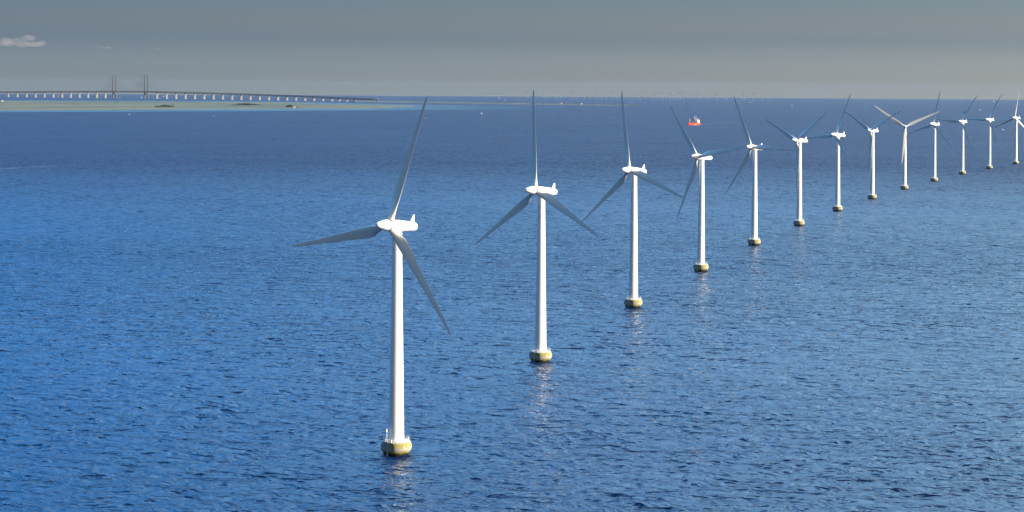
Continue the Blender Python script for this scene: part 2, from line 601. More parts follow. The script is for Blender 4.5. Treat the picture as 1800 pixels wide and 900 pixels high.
def lerp_table(tab, x):
    if x <= tab[0][0]: return tab[0][1]
    for (a, va), (b, vb) in zip(tab, tab[1:]):
        if x <= b: return va + (vb - va) * (x - a) / (b - a)
    return tab[-1][1]

def shore_sheet(name, material, xs, near, far, h, edge, steps=14, jitter=0.0, bump=0.0, shoal=None):
    """land or shallows between a near and a far shore line, following the curved sea"""
    mb = MB()
    g = random.Random(len(name))
    rows = []
    for x in xs:
        a, b = at(x, lerp_table(near, x) + g.uniform(-jitter, jitter)), at(x, lerp_table(far, x) + g.uniform(-jitter, jitter))
        pts = []
        for k in range(steps + 1):
            t = k / steps
            p = a.lerp(b, t)
            hh = h if 0 < k < steps else edge
            if bump and 0 < k < steps: hh += g.uniform(0, bump)
            pts.append((p.x, p.y, sea_z(p.x, p.y) + hh))
        rows.append(pts)
    vs = [p for r in rows for p in r]
    m = steps + 1
    fs = []
    for i in range(len(rows) - 1):
        for k in range(steps):
            fs.append((i * m + k, (i + 1) * m + k, (i + 1) * m + k + 1, i * m + k + 1))
    mb.add(vs, fs)
    o = mb.build(name, material, smooth=True)
    if shoal:
        a = o.data.attributes.new('shoal', 'FLOAT', 'POINT')
        i = 0
        for x in xs:
            for k in range(m):
                a.data[i].value = lerp_table(shoal, x) * (1.0 if k else 0.85) * (0.0 if k == steps else 1.0)
                i += 1
    return tag(o, kind='structure')

NEAR = [(-60, 194.6), (0, 194.4), (100, 194.0), (200, 193.5), (300, 192.6), (380, 191.6), (450, 191.8), (500, 191.0), (560, 190.8), (640, 190.4), (680, 189.4), (705, 188.0), (735, 186.4)]
FARS = [(-60, 177.0), (0, 177.3), (100, 177.6), (200, 178.0), (300, 178.4), (400, 179.0), (480, 179.6), (520, 180.8), (580, 183.3), (640, 184.6), (700, 185.6), (740, 186.2), (776, 186.7)]
xs = [-60 + 9.5 * i for i in range(89)]
shore_sheet('low_island', M['meadow'], [x for x in xs if x <= 730], NEAR, FARS, 1.8, -0.4, 16, 0.12)
SH_N = [(-60, 197.4), (0, 197.2), (200, 196.4), (500, 195.0), (700, 193.5), (800, 193.0), (900, 192.2), (960, 191.3), (1010, 189.6), (1050, 188.4)]
SH_F = [(-60, 176.0), (200, 176.8), (400, 177.6), (520, 178.8), (600, 181.0), (700, 183.0), (800, 185.0), (900, 187.0), (1000, 188.4), (1050, 188.3)]
shore_sheet('shallow_water', M['shallow'], [-60 + 10 * i for i in range(112)], SH_N, SH_F, 0.12, 0.12, 16, shoal=[(-60, 1.0), (640, 0.95), (740, 0.6), (840, 0.3), (930, 0.12), (1045, 0.0)])
PB_N = [(624, 179.3), (700, 180.4), (800, 182.0), (900, 183.6), (1000, 185.2), (1080, 186.4), (1127, 186.6)]
PB_F = [(624, 177.5), (700, 178.9), (800, 180.5), (900, 182.3), (1000, 184.2), (1080, 185.7), (1127, 186.4)]
shore_sheet('reclaimed_island', M['reclaimed'], [624 + 5.03 * i for i in range(101)], PB_N, PB_F, 4.0, -0.4, 6, 0.05, 3.5)

def build_coast():
    mb = MB()
    g = random.Random(3)
    tops = []
    px = 620.0
    ph = [g.uniform(0, 6) for _ in range(4)]
    while px < 1440:
        e = min(1, (px - 620) / 80, (1440 - px) / 60)
        hgt = (15 + 5 * math.sin(px * 0.021 + ph[0]) + 4 * math.sin(px * 0.063 + ph[1]) + 3 * math.sin(px * 0.17 + ph[2])) * max(0.05, e)
        if 1368 < px < 1382: hgt += 12
        if 996 < px < 1004: hgt += 12
        tops.append((px, max(1, hgt)))
        px += 4
    rows = []
    for px, hgt in tops:
        r = []
        for D, k in ((37500, -0.1), (38200, 0.75), (39000, 1.0), (40500, 0.8), (42000, -0.1)):
            p = bearing(px, D)
            r.append((p.x, p.y, p.z + hgt * k))
        rows.append(r)
    vs = [p for r in rows for p in r]
    fs = []
    for i in range(len(rows) - 1):
        for k in range(4):
            fs.append((i * 5 + k, (i + 1) * 5 + k, (i + 1) * 5 + k + 1, i * 5 + k + 1))
    mb.add(vs, fs)
    tag(mb.build('distant_coast_hills', M['coast'], smooth=True), kind='structure')
build_coast()

# haze: one closed box of even air around everything
HAZE = 0.9e-5
def build_haze():
    m = bpy.data.materials.new('sea_haze')
    m.use_nodes = True
    N, L = m.node_tree.nodes, m.node_tree.links
    N.clear()
    out = N.new('ShaderNodeOutputMaterial')
    v = N.new('ShaderNodeVolumePrincipled')
    v.inputs['Color'].default_value = (0.36, 0.385, 0.40, 1)
    v.inputs['Density'].default_value = HAZE
    v.inputs['Anisotropy'].default_value = 0.2
    L.new(v.outputs[0], out.inputs['Volume'])
    mb = MB()
    mb.box((0, 0, (208 - 185) / 2), (104000, 104000, 208 + 185))
    tag(mb.build('haze', m), kind='stuff')
build_haze()

# ------------------------------------------------------------------ clouds
def build_cloud(px, py, wpx, hpx, label, seed, dens):
    g = random.Random(seed)
    D = 62000.0
    c = bearing(px, D)
    el = (EYE_ROW + (px - 900) * 0.0058 - py) / 3250
    c.z = CAM_H + D * el
    s = D / 3250
    W, Hh = wpx * s, hpx * s
    m = bpy.data.materials.new('cloud_vapour')
    m.use_nodes = True
    N, L = m.node_tree.nodes, m.node_tree.links
    N.clear()
    out = N.new('ShaderNodeOutputMaterial')
    v = N.new('ShaderNodeVolumePrincipled')
    v.inputs['Color'].default_value = (1.0, 0.70, 0.56, 1)
    v.inputs['Density'].default_value = dens
    v.inputs['Anisotropy'].default_value = 0.3
    L.new(v.outputs[0], out.inputs['Volume'])
    bm = bmesh.new()
    for k in range(22):
        u = g.uniform(-0.5, 0.5)
        r = Hh * g.uniform(0.16, 0.34) * (1 - 1.2 * abs(u))
        z = -Hh * 0.3 + g.random() ** 1.5 * Hh * 0.75 * (1 - 1.7 * abs(u))
        mt = Matrix.Translation((u * W, g.uniform(-0.2, 0.2) * W, z)) @ Matrix.Diagonal((1.9, 1.9, 0.8, 1))
        bmesh.ops.create_icosphere(bm, subdivisions=2, radius=r, matrix=mt)
    me = bpy.data.meshes.new('cloud')
    bm.to_mesh(me)
    bm.free()
    me.materials.append(m)
    o = bpy.data.objects.new('cloud', me)
    o.location = c
    col.objects.link(o)
    md = o.modifiers.new('merge', 'REMESH')
    md.mode = 'VOXEL'
    md.voxel_size = Hh / 22
    tag(o, label, 'cloud', 'small clouds low over the bridge')
build_cloud(34, 72, 96, 27, 'largest peach cloud at the left edge above the bridge', 5, 0.00045)
build_cloud(184, 83.5, 40, 9, 'thin pale cloud streak above the bridge pylons', 9, 0.0004)
build_cloud(279, 87, 20, 5, 'smallest faint cloud right of the bridge pylons', 12, 0.00035)

# ------------------------------------------------------------------ wind turbines
HUB_H = 64.0
OVER = 3.3
def foundation_mesh():
    n = 120
    prof = [(-2.2, 2.9), (-0.6, 3.0), (0.0, 3.25), (0.5, 3.65), (1.0, 4.02), (1.5, 4.25), (2.1, 4.36), (2.7, 4.28), (3.2, 4.1), (3.6, 3.92), (3.7, 3.84)]
    t0 = R(226)
    rs = []
    for z, r in prof:
        ring = []
        for i in range(n):
            a = 2 * math.pi * i / n
            d = math.cos(a - t0)
            rr = r
            if d > 0.2:                                   # flat landing face
                cut = 3.35 + min(0, (z - 0.6)) * 0.2
                rr = min(r, cut / d)
            ring.append((rr * math.cos(a), rr * math.sin(a), z))
        rs.append(ring)
    mb = MB()
    mb.rings(rs)
    return mb

def rim_point(a, inset=0.22):
    t0 = R(226)
    d = math.cos(a - t0)
    r = 3.84
    if d > 0.2: r = min(r, 3.35 / d)
    r -= inset
    return Vector((r * math.cos(a), r * math.sin(a), 3.7))

def airfoil(n=24):
    pts = []
    for i in range(n):
        t = 2 * math.pi * i / n
        x = 0.5 * (1 + math.cos(t))                        # 1 = leading edge
        xx = 1 - x
        th = 2.6 * (0.2969 * math.sqrt(xx) - 0.126 * xx - 0.3516 * xx ** 2 + 0.2843 * xx ** 3 - 0.1036 * xx ** 4)
        th = max(th, 0.01)
        pts.append((x, th * (1 if math.sin(t) >= 0 else -0.75), math.cos(t), math.sin(t)))
    return pts

def blade_mesh():
    secs = [(0.9, 1.70, 1.0, 12, 0), (2.2, 1.70, 1.0, 12, 0), (3.2, 1.85, 0.86, 12, .25), (4.6, 2.35, 0.62, 12, .6), (6.2, 2.85, 0.44, 11, 1),
            (8.0, 3.0, 0.35, 9.5, 1), (10.5, 2.85, 0.29, 7.5, 1), (14, 2.5, 0.245, 5.5, 1), (18, 2.15, 0.215, 4, 1), (23, 1.76, 0.195, 2.5, 1),
            (28, 1.40, 0.18, 1.3, 1), (32, 1.12, 0.17, .6, 1), (35, 0.88, 0.16, .2, 1), (36.6, 0.68, 0.15, 0, 1), (37.5, 0.42, 0.15, 0, 1), (37.95, 0.12, 0.2, 0, 1)]
    af = airfoil()
    rs = []
    for r, c, tc, tw, k in secs:
        ring = []
        ct, st = math.cos(R(tw)), math.sin(R(tw))
        bend = -0.6 * (r / 38) ** 2                        # slight prebend upwind
        c *= 1.1 if k == 1 else 1.0
        for (x, y, cx, sy) in af:
            # airfoil point, chord along +X (leading edge +X), thickness on Y (suction side +Y, downwind)
            axx, ayy = (x - 0.70) * c, y * c * tc
            bxx, byy = 0.5 * c * cx, 0.5 * c * tc * sy
            u, w = bxx + (axx - bxx) * k, byy + (ayy - byy) * k
            X, Y = u * ct + w * st, -u * st + w * ct       # leading edge turned upwind (-Y)
            ring.append((X, Y + bend, r))
        rs.append(ring)
    mb = MB()
    mb.rings(rs)
    return mb

def build_turbine_prototype():
    root = empty('wind_turbine', (0, 0, 0))
    f = foundation_mesh().build('foundation', M['concrete'], root, smooth=True, angle=24)
    rl = MB()
    n = 26
    pts = [rim_point(2 * math.pi * i / n) for i in range(n)]
    for i in range(n):
        p, q = pts[i], pts[(i + 1) % n]
        rl.tube(p - Vector((0, 0, 0.05)), p + Vector((0, 0, 1.1)), 0.035, n=6)
        for h in (0.55, 1.08):
            rl.tube(p + Vector((0, 0, h)), q + Vector((0, 0, h)), 0.018, n=5)
    rl.build('railing', M['rail'], f)
    for a in (R(205), R(246)):
        bl = MB()
        p = rim_point(a, 0.55)
        bl.lathe([(0, 0.16), (0.5, 0.15), (0.55, 0.24), (0.68, 0.24), (0.74, 0.12)], 12, c=p)
        bl.build('mooring_bollard', M['rail'], f)
    ld = MB()
    t0 = R(226)
    nrm = Vector((math.cos(t0), math.sin(t0), 0))
    tan = Vector((-nrm.y, nrm.x, 0))
    for s in (-0.3, 0.3):
        ld.tube(nrm * 3.5 + tan * s + Vector((0, 0, -0.6)), nrm * 3.5 + tan * s + Vector((0, 0, 4.3)), 0.06, n=6)
    for k in range(14):
        ld.tube(nrm * 3.5 + tan * -0.3 + Vector((0, 0, -0.3 + 0.32 * k)), nrm * 3.5 + tan * 0.3 + Vector((0, 0, -0.3 + 0.32 * k)), 0.035, n=5)
    ld.build('boat_ladder', M['galv'], f)
    tw = MB()
    tw.lathe([(3.7, 2.32), (3.95, 2.32), (3.96, 2.17), (24, 1.88), (24.02, 1.90), (24.2, 1.90), (24.22, 1.875), (44, 1.57), (44.02, 1.59), (44.2, 1.59), (44.22, 1.565), (61.6, 1.32), (61.62, 1.42), (62.0, 1.42)], 48)
    tw.build('tower', M['white'], root, smooth=True, angle=40)
    na = MB()                                              # nacelle frame: origin on tower axis at hub height, rotor towards -Y
    na.lathe([(-1.45, 1.55), (-1.4, 1.62), (0, 1.62), (2.5, 1.52), (5, 1.38), (6.7, 1.27), (7.2, 1.19), (7.5, 1.0), (7.66, 0.68), (7.72, 0.28)], 40, 'y')
    na.lathe([(-2.05, 1.36), (-1.5, 1.40), (-1.1, 1.45)], 32)
    na_o = na.build('nacelle', M['white'], root, smooth=True, angle=40)
    for y in (1.6, 3.0, 4.6):
        for s in (-1, 1):
            hs = MB()
            hs.box((s * (1.60 - 0.035 * y), y, 0.25), (0.10, 0.22, 0.16))
            hs.build('side_vent', M['seam'], na_o)
    se = MB()
    se.lathe([(-1.62, 1.5), (-1.42, 1.5)], 32, 'y')
    se.build('rotor_seam', M['seam'], na_o)
    ms = MB()
    b0 = [(-0.18, 5.25, 1.20), (0.18, 5.25, 1.20), (0.18, 6.95, 1.10), (-0.18, 6.95, 1.10)]
    b1 = [(-0.10, 6.3, 3.35), (0.10, 6.3, 3.35), (0.10, 6.85, 3.35), (-0.10, 6.85, 3.35)]
    ms.rings([b0, b1])
    ms_o = ms.build('instrument_mast', M['white'], na_o)
    an = MB()
    an.tube((-0.45, 6.6, 3.4), (0.45, 6.6, 3.4), 0.04, n=6)
    for x in (-0.42, 0.42):
        an.tube((x, 6.6, 3.38), (x, 6.6, 3.8), 0.035, n=6)
        an.lathe([(0, 0.03), (0.04, 0.16), (0.12, 0.16), (0.16, 0.03)], 8, c=(x, 6.6, 3.75))
    an.tube((0, 6.62, 3.3), (0, 6.62, 4.7), 0.03, 0.015, n=6)
    an.build('anemometer', M['seam'], ms_o)
    av = MB()
    av.lathe([(0, 0.17), (0.25, 0.17), (0.36, 0.12), (0.42, 0.02)], 12, c=(0.1, 0.6, 1.58))
    av.build('aviation_light', M['red_lamp'], na_o)
    sp = MB()
    sp.lathe([(-8.45, 0.05), (-8.42, 0.28), (-8.25, 0.56), (-7.95, 0.74), (-7.4, 0.93), (-6.4, 1.22), (-5.4, 1.46), (-4.4, 1.62), (-3.3, 1.70), (-2.2, 1.70), (-1.66, 1.66), (-1.6, 1.58)], 40, 'y')
    sp_o = sp.build('spinner', M['white'], root, smooth=True, angle=40)
    br = MB()
    br.lathe([(1.45, 0.93), (1.75, 0.93)], 28)
    bm0 = blade_mesh()
    bl_o = bm0.build('blade', M['blade'], root, smooth=True, angle=50)
    cl_o = br.build('blade_collar', M['seam'], bl_o, smooth=True, angle=40)
    return dict(root=root, found=f, spinner=sp_o, nacelle=na_o, blade=bl_o)

def pose_turbine(parts, blades, yaw, phase, pitch=0.0):
    nm = Matrix.Translation((0, 0, HUB_H)) @ Matrix.Rotation(R(yaw), 4, 'Z') @ Matrix.Rotation(R(-5), 4, 'X')
    parts['nacelle'].matrix_basis = nm
    parts['spinner'].matrix_basis = nm
    for k, b in enumerate(blades):
        b.matrix_basis = nm @ Matrix.Translation((0, -OVER, 0)) @ Matrix.Rotation(R(phase + 120 * k), 4, 'Y') @ Matrix.Rotation(R(pitch), 4, 'Z')

proto = build_turbine_prototype()
# px, py of the waterline, yaw, rotor phase, blade pitch, label
TURB = [
    (696.5, 802, -39, 18, 0, 'nearest and largest white turbine, its yellow-stained concrete base lowest in view'),
    (950, 637, -46, 114, 0, 'second nearest white turbine, one blade pointing straight up beside the largest one'),
    (1113, 541, -47, 108, 0, 'third white turbine from the front, right blade reaching towards the next tower'),
    (1232, 477, -50, 80, 0, 'fourth white turbine, one blade stretching to the next nacelle, before the red ship'),
    (1325.5, 431, -48, 92, 0, 'fifth white turbine from the front, one blade level to the right'),
    (1404.5, 397, -53, 54, 0, 'sixth white turbine, blades in a wide Y, lower blade beside its tower'),
    (1472, 371, -56, 24, 0, 'seventh white turbine from the front, one blade level to the left'),
    (1533, 350, -47, 60, 0, 'eighth white turbine, blades in a Y, just left of the face-on rotor'),
    (1589.5, 333, -9, 65, 0, 'ninth white turbine, rotor facing the viewer, two sunlit upper blades'),
    (1642, 319, -52, 12, 0, 'tenth white turbine, just right of the face-on rotor, upright blade over the horizon'),
    (1691.5, 306.5, -49, 33, 0, 'eleventh white turbine, level left blade touching its neighbour rotor, dark sailboat behind'),
    (1739, 297, -54, 30, 0, 'twelfth white turbine from the front, second from the right edge'),
    (1785.5, 288.5, -54, 8, -55, 'farthest white turbine fully seen, with thin feathered sunlit blade at right edge'),
    (1829.5, 280.8, -52, 26, 0, 'white turbine cut off by the right edge, only a blade tip showing'),
]
for i, (px, py, yaw, ph, pit, lab) in enumerate(TURB):
    p = at(px, py)
    D = math.hypot(p.x, p.y)
    p.x *= (D + 3.3) / D
    p.y *= (D + 3.3) / D
    if i == 0:
        parts = proto
        root = proto['root']
        blades = [proto['blade']]
    else:
        root = copy_obj(proto['root'])
        parts = {}
        for ch in list(proto['root'].children):
            nmc = ch.name.split('.')[0]
            if nmc == 'blade': continue
            c = copy_obj(ch, root)
            for g in ch.children:
                d = copy_obj(g, c)
                for g2 in g.children: copy_obj(g2, d)
            parts[nmc] = c
        blades = []
    while len(blades) < 3:
        b = copy_obj(proto['blade'], root)
        for g in proto['blade'].children: copy_obj(g, b)
        blades.append(b)
    root.location = p
    pose_turbine(parts, blades, yaw, ph, pit)
    tag(root, lab, 'wind turbine', 'row of white wind turbines standing in the sea')

# lamp post on the nearest foundation only
lp = MB()
lp.tube((-2.55, -2.0, 3.65), (-2.55, -2.0, 6.6), 0.10, 0.08, n=8)
lp.build('lamp_post', M['rail'], proto['found'])
lh = MB()
lh.box((-2.55, -2.0, 6.95), (0.42, 0.42, 0.75), 0.3, 0.7)
lh.build('lamp_head', M['lamp_head'], proto['found'])

# ------------------------------------------------------------------ far offshore wind farm on the horizon
def far_turbine_mesh(phase):
    mb = MB()
    mb.lathe([(-2, 4.2), (4, 4.2), (4.1, 2.6), (68, 1.7)], 10)
    yaw = R(-48)
    nm = Matrix.Translation((0, 0, 69)) @ Matrix.Rotation(yaw, 4, 'Z')
    na = MB()
    na.lathe([(-7, 0.6), (-5, 1.7), (-2, 2.1), (9, 2.0), (10, 1.2)], 10, 'y')
    mb.add([nm @ Vector(v) for v in na.v], na.f)
    for k in range(3):
        bm_ = nm @ Matrix.Translation((0, -4.5, 0)) @ Matrix.Rotation(R(phase + 120 * k), 4, 'Y')
        ring = lambda r, c, t: [bm_ @ Vector((c * 0.4, -t, r)), bm_ @ Vector((c * 0.4, t, r)), bm_ @ Vector((-c * 0.6, t, r)), bm_ @ Vector((-c * 0.6, -t, r))]
        mb.rings([ring(1, 2.0, 0.9), ring(9, 3.4, 0.5), ring(28, 1.9, 0.3), ring(46, 0.4, 0.1)])
    return mb
far_meshes = []
FARX = [927.9, 956.3, 978.3, 985.4, 1006.7, 1014.6, 1027.5, 1036.3, 1047.5, 1056.7, 1065.7, 1076.4, 1085.6, 1096.3, 1105.6, 1115.7,
        1123.8, 1127.3, 1134.8, 1146.4, 1153.3, 1158.5, 1165.3, 1171.3, 1177.5, 1183.3, 1191, 1196, 1200.7, 1209.4, 1217.6, 1227.6,
        1230.7, 1242.4, 1247, 1259.5, 1261.6, 1276.9, 1292.4, 1308.7, 1324.1, 1339.6, 1354.7]
variants = []
for k in range(6):
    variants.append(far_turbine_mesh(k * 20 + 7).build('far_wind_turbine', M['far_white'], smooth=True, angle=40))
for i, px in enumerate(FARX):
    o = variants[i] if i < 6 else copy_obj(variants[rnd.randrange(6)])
    D = 20300 + (px - 1140) * -3 + rnd.uniform(-700, 900)
    o.location = bearing(px, D)
    lab = 'tiny white turbine in the crowded far wind farm on the horizon'
    if i == 0: lab = 'leftmost tiny white turbine of the far wind farm on the horizon'
    if i == len(FARX) - 1: lab = 'rightmost tiny white turbine of the far wind farm on the horizon'
    tag(o, lab, 'wind turbine', 'far wind farm on the horizon')

# ------------------------------------------------------------------ the long bridge
def build_bridge():
    root = empty('cable_stayed_bridge', (0, 0, 0))
    PY1, PY2 = bearing(201.5, 16600), bearing(257.0, 16200)
    pts = [(-40, 18400), (201.5, 16600), (257.0, 16200), (620, 13650), (700, 13150), (780, 12800)]
    hts = [(-40, 37), (0, 39), (120, 48), (201, 53), (257, 53), (340, 47), (440, 38), (530, 28), (624, 15), (680, 8.5), (780, 5)]
    def dist(px): return lerp_table(pts, px)
    def node(px, h): return bearing(px, dist(px), h)
    root.location = (PY1 + PY2) / 2
    inv = -root.location
    def side_at(px):
        a, b = node(px - 3, 0), node(px + 3, 0)
        d = (b - a).normalized()
        return d, Vector((-d.y, d.x, 0)).normalized()
    top, bot, web = MB(), MB(), MB()
    def slab(mb, hoff, width, thick):
        rings = []
        px = -40.0
        while px <= 668:
            d, s = side_at(px)
            c = node(px, lerp_table(hts, px) + hoff) + inv
            w = s * width / 2
            rings.append([c - w, c + w, c + w + Vector((0, 0, thick)), c - w + Vector((0, 0, thick))])
            px += 5
        mb.rings(rings)
    slab(top, 7.8, 24, 4.0)
    slab(bot, -0.8, 16, 3.4)
    k = 0
    px = -40.0
    step = 4.2
    while px < 660:
        _, s = side_at(px)
        for sg in (-1, 1):
            a = node(px, lerp_table(hts, px) + 1.5) + inv + s * sg * 8
            b = node(px + step / 2, lerp_table(hts, px + step / 2) + 9.2) + inv + s * sg * 8
            c = node(px + step, lerp_table(hts, px + step) + 1.5) + inv + s * sg * 8
            web.tube(a, b, 1.0, n=4)
            web.tube(b, c, 1.0, n=4)
        px += step
    dk = top.build('road_deck', M['truss'], root)
    bot.build('railway_deck', M['truss'], root)
    web.build('truss', M['truss'], root)
    left = [14.6, 30.6, 46.6, 62.5, 78.2, 93.8, 109.3, 124.5, 139.8, 154.9, 170.3, 185.4]
    right = [276.2, 292.9, 309.5, 326.1, 342.5, 359, 375.3, 391.6, 408, 424.2, 440.3, 456.5, 472.6, 488.6, 504.6, 520.4, 536.2, 552, 567.8, 583.4, 596.7, 610, 623.8]
    for px in left + right:
        d, s = side_at(px)
        hgt = lerp_table(hts, px)
        c = node(px, 0) + inv
        mb = MB()
        ang = math.atan2(s.y, s.x)
        mb.box(c + Vector((0, 0, hgt / 2 - 1)), (18, 6.0, hgt + 2), ang, 0.86)
        mb.box(c + Vector((0, 0, 1.0)), (24, 10, 6), ang)
        mb.build('pier', M['pier'], root)
    for P, pxc in ((PY1, 201.5), (PY2, 257.0)):
        d, s = side_at(pxc)
        ang = math.atan2(s.y, s.x)
        base = P + inv
        mb = MB()
        for sg in (-1, 1):
            c = base + s * sg * 15.5
            rs = []
            for z, w, t in ((-3, 10.5, 12), (45, 8.2, 10.2), (60, 7.2, 9), (204, 4.4, 6.2)):
                rs.append([c + s * (w / 2 * a) + d * (t / 2 * b) + Vector((0, 0, z)) for a, b in ((-1, -1), (1, -1), (1, 1), (-1, 1))])
            mb.rings(rs)
        # cross beam under the deck with haunches
        mb.box(base + Vector((0, 0, 45)), (24, 8, 9), ang)
        for sg in (-1, 1):
            q = base + s * sg * 8.2
            rs = [[q + s * (sg * 3) + d * 3.5 * b + Vector((0, 0, z)) for b, z in ((-1, 26), (1, 26), (1, 41), (-1, 41))],
                  [q - s * (sg * 4) + d * 3.5 * b + Vector((0, 0, z)) for b, z in ((-1, 40), (1, 40), (1, 41), (-1, 41))]]
            mb.rings(rs)
        mb.build('pylon', M['pylon'], root)
        for dirn in (-1, 1):
            for k in range(10):
                along = 36 + 21 * k
                zt = 62 + 9 + (along * 0.58)
                for sg in (-1, 1):
                    mb = MB()
                    a = base + d * dirn * along + s * sg * 13.5 + Vector((0, 0, 62))
                    b = base + s * sg * 14.8 + Vector((0, 0, zt))
                    mb.tube(a, b, 0.34, n=5)
                    mb.build('stay_cable', M['cable'], root)
    tag(root, 'long low bridge with two tall twin pylons and many pale piers behind the island', 'bridge')
build_bridge()

# ------------------------------------------------------------------ trees and houses on the island
def tree_variant(seed, h, w):
    g = random.Random(seed)
    mb = MB()
    mb.mi = 0
    mb.tube((0, 0, -0.5), (0, 0, h * 0.5), h * 0.035, h * 0.018, 7)
    for k in range(5):
        a = g.uniform(0, 6.28)
        mb.tube((0, 0, h * g.uniform(.25, .45)), (math.cos(a) * w * .3, math.sin(a) * w * .3, h * g.uniform(.55, .75)), h * .014, h * .006, 5)
    mb.mi = 1
    clumps = [(g.uniform(-.34, .34) * w, g.uniform(-.34, .34) * w, h * g.uniform(.3, .86), w * g.uniform(.14, .26)) for _ in range(16)]
    for cx, cy, cz, r in clumps:
        for _ in range(26):
            u = Vector((g.gauss(0, 1), g.gauss(0, 1), g.gauss(0, .8)))
            u.normalize()
            p = Vector((cx, cy, cz)) + u * r * g.uniform(.55, 1.05)
            s = g.uniform(.25, .55)
            t = Vector((g.gauss(0, 1), g.gauss(0, 1), g.gauss(0, 1))).normalized()
            b = u.cross(t).normalized() * s
            t = t * s
            mb.add([p - t - b, p + t - b, p + t + b, p - t + b], [(0, 1, 2, 3)])
    return mb
tree_protos = [tree_variant(k + 20, h, w).build('tree', [M['bark'], M['leaf']]) for k, (h, w) in enumerate(((10, 11), (8, 9), (12, 12), (6, 9)))]
used = 0
def plant(px, py, sc, label, group, v=None):
    global used
    if used < 4: o = tree_protos[used]
    else: o = copy_obj(tree_protos[rnd.randrange(4) if v is None else v])
    used += 1
    o.location = at(px, py, 1.7)
    o.rotation_euler.z = rnd.uniform(0, 6.28)
    o.scale = (sc * rnd.uniform(1.1, 1.7), sc * rnd.uniform(1.1, 1.7), sc)
    tag(o, label, 'tree', group)
for k in range(14):
    t = k / 13
    plant(274 + 30 * t + rnd.uniform(-.6, .6), 188.6 + rnd.uniform(-.5, .5), 0.7 + 0.45 * math.sin(math.pi * t) + rnd.uniform(-.12, .12),
          'dark tree of the left thicket near the island shore below the right pylon', 'trees of the left thicket on the island')
for k in range(40):
    t = k / 39
    plant(403 + 60 * t + rnd.uniform(-.8, .8), 185.2 + rnd.uniform(-.5, .3), 0.25 + 0.95 * math.sin(math.pi * t) ** 1.3 + rnd.uniform(-.08, .08),
          'dark tree of the long middle wood on the green island', 'trees of the middle wood on the island')
for k in range(12):
    t = k / 11
    plant(502.5 + 12 * t + rnd.uniform(-.4, .4), 188.6 + rnd.uniform(-.4, .3), 0.55 + 0.55 * math.sin(math.pi * t) + rnd.uniform(-.1, .1),
          'dark tree beside the white house on the island', 'trees beside the white house')
for k in range(4):
    plant(520.5 + 0.9 * k, 189, 0.4, 'small dark tree just right of the white house', 'small trees right of the white house')
for k in range(3):
    plant(202 + 2.2 * k, 179.3, 0.5, 'small dark tree on the far island shore below the left pylon', 'small trees below the left pylon')

def house(px, py, L_, W_, H_, rz, label, h=1.6):
    r = empty('house', at(px, py, h), rz)
    w = MB()
    w.box((0, 0, H_ / 2 - 0.3), (L_, W_, H_ + 0.6))
    w.add([(L_ / 2, -W_ / 2, H_), (L_ / 2, W_ / 2, H_), (L_ / 2, 0, H_ + W_ * .42), (-L_ / 2, -W_ / 2, H_), (-L_ / 2, W_ / 2, H_), (-L_ / 2, 0, H_ + W_ * .42)], [(0, 1, 2), (5, 4, 3)])
    w.build('wall', M['house_wall'], r)
    ro = MB()
    e = 0.5
    for s in (-1, 1):
        a = [(-L_ / 2 - e, s * (W_ / 2 + e), H_ - .3), (L_ / 2 + e, s * (W_ / 2 + e), H_ - .3), (L_ / 2 + e, 0, H_ + W_ * .44), (-L_ / 2 - e, 0, H_ + W_ * .44)]
        b = [(x, y, z + .3) for x, y, z in a]
        ro.rings([a, b])
    ro.build('roof', M['house_roof'], r)
    for k in range(3):
        wi = MB()
        wi.box((-L_ / 3 + k * L_ / 3, -W_ / 2 - .03, H_ * .5), (1.3, .12, 1.4))
        wi.build('window', M['glass'], r)
    return tag(r, label, 'house')
house(518, 188.9, 13, 7, 3.4, R(20), 'white walled house beside the dark trees on the island')
house(4.2, 177.9, 14, 8, 3.4, R(30), 'lone small house at the far left of the island')
house(985.5, 182.3, 16, 8, 4, R(-20), 'small pale building on the dark reclaimed island, left of its neighbour', 4)
house(1020, 183.4, 20, 9, 4.5, R(-25), 'larger pale building on the dark reclaimed island near its tip', 4)
house(657, 175.4, 18, 8, 4, R(-25), 'small pale building at the end of the bridge', 6)

# ------------------------------------------------------------------ boats
def hull_mesh(L_, B_, D_, sheer=0.25):
    mb = MB()
    rs = []
    for t, w in ((-.5, .62), (-.3, .92), (0, 1), (.25, .78), (.4, .42), (.5, .03)):
        z = D_ * (1 + sheer * max(0, t) * 2)
        x = t * L_
        b = B_ / 2 * w
        rs.append([(x, -b, z), (x, -b * .75, 0), (x, 0, -0.4), (x, b * .75, 0), (x, b, z)])
    mb.rings(rs)
    return mb

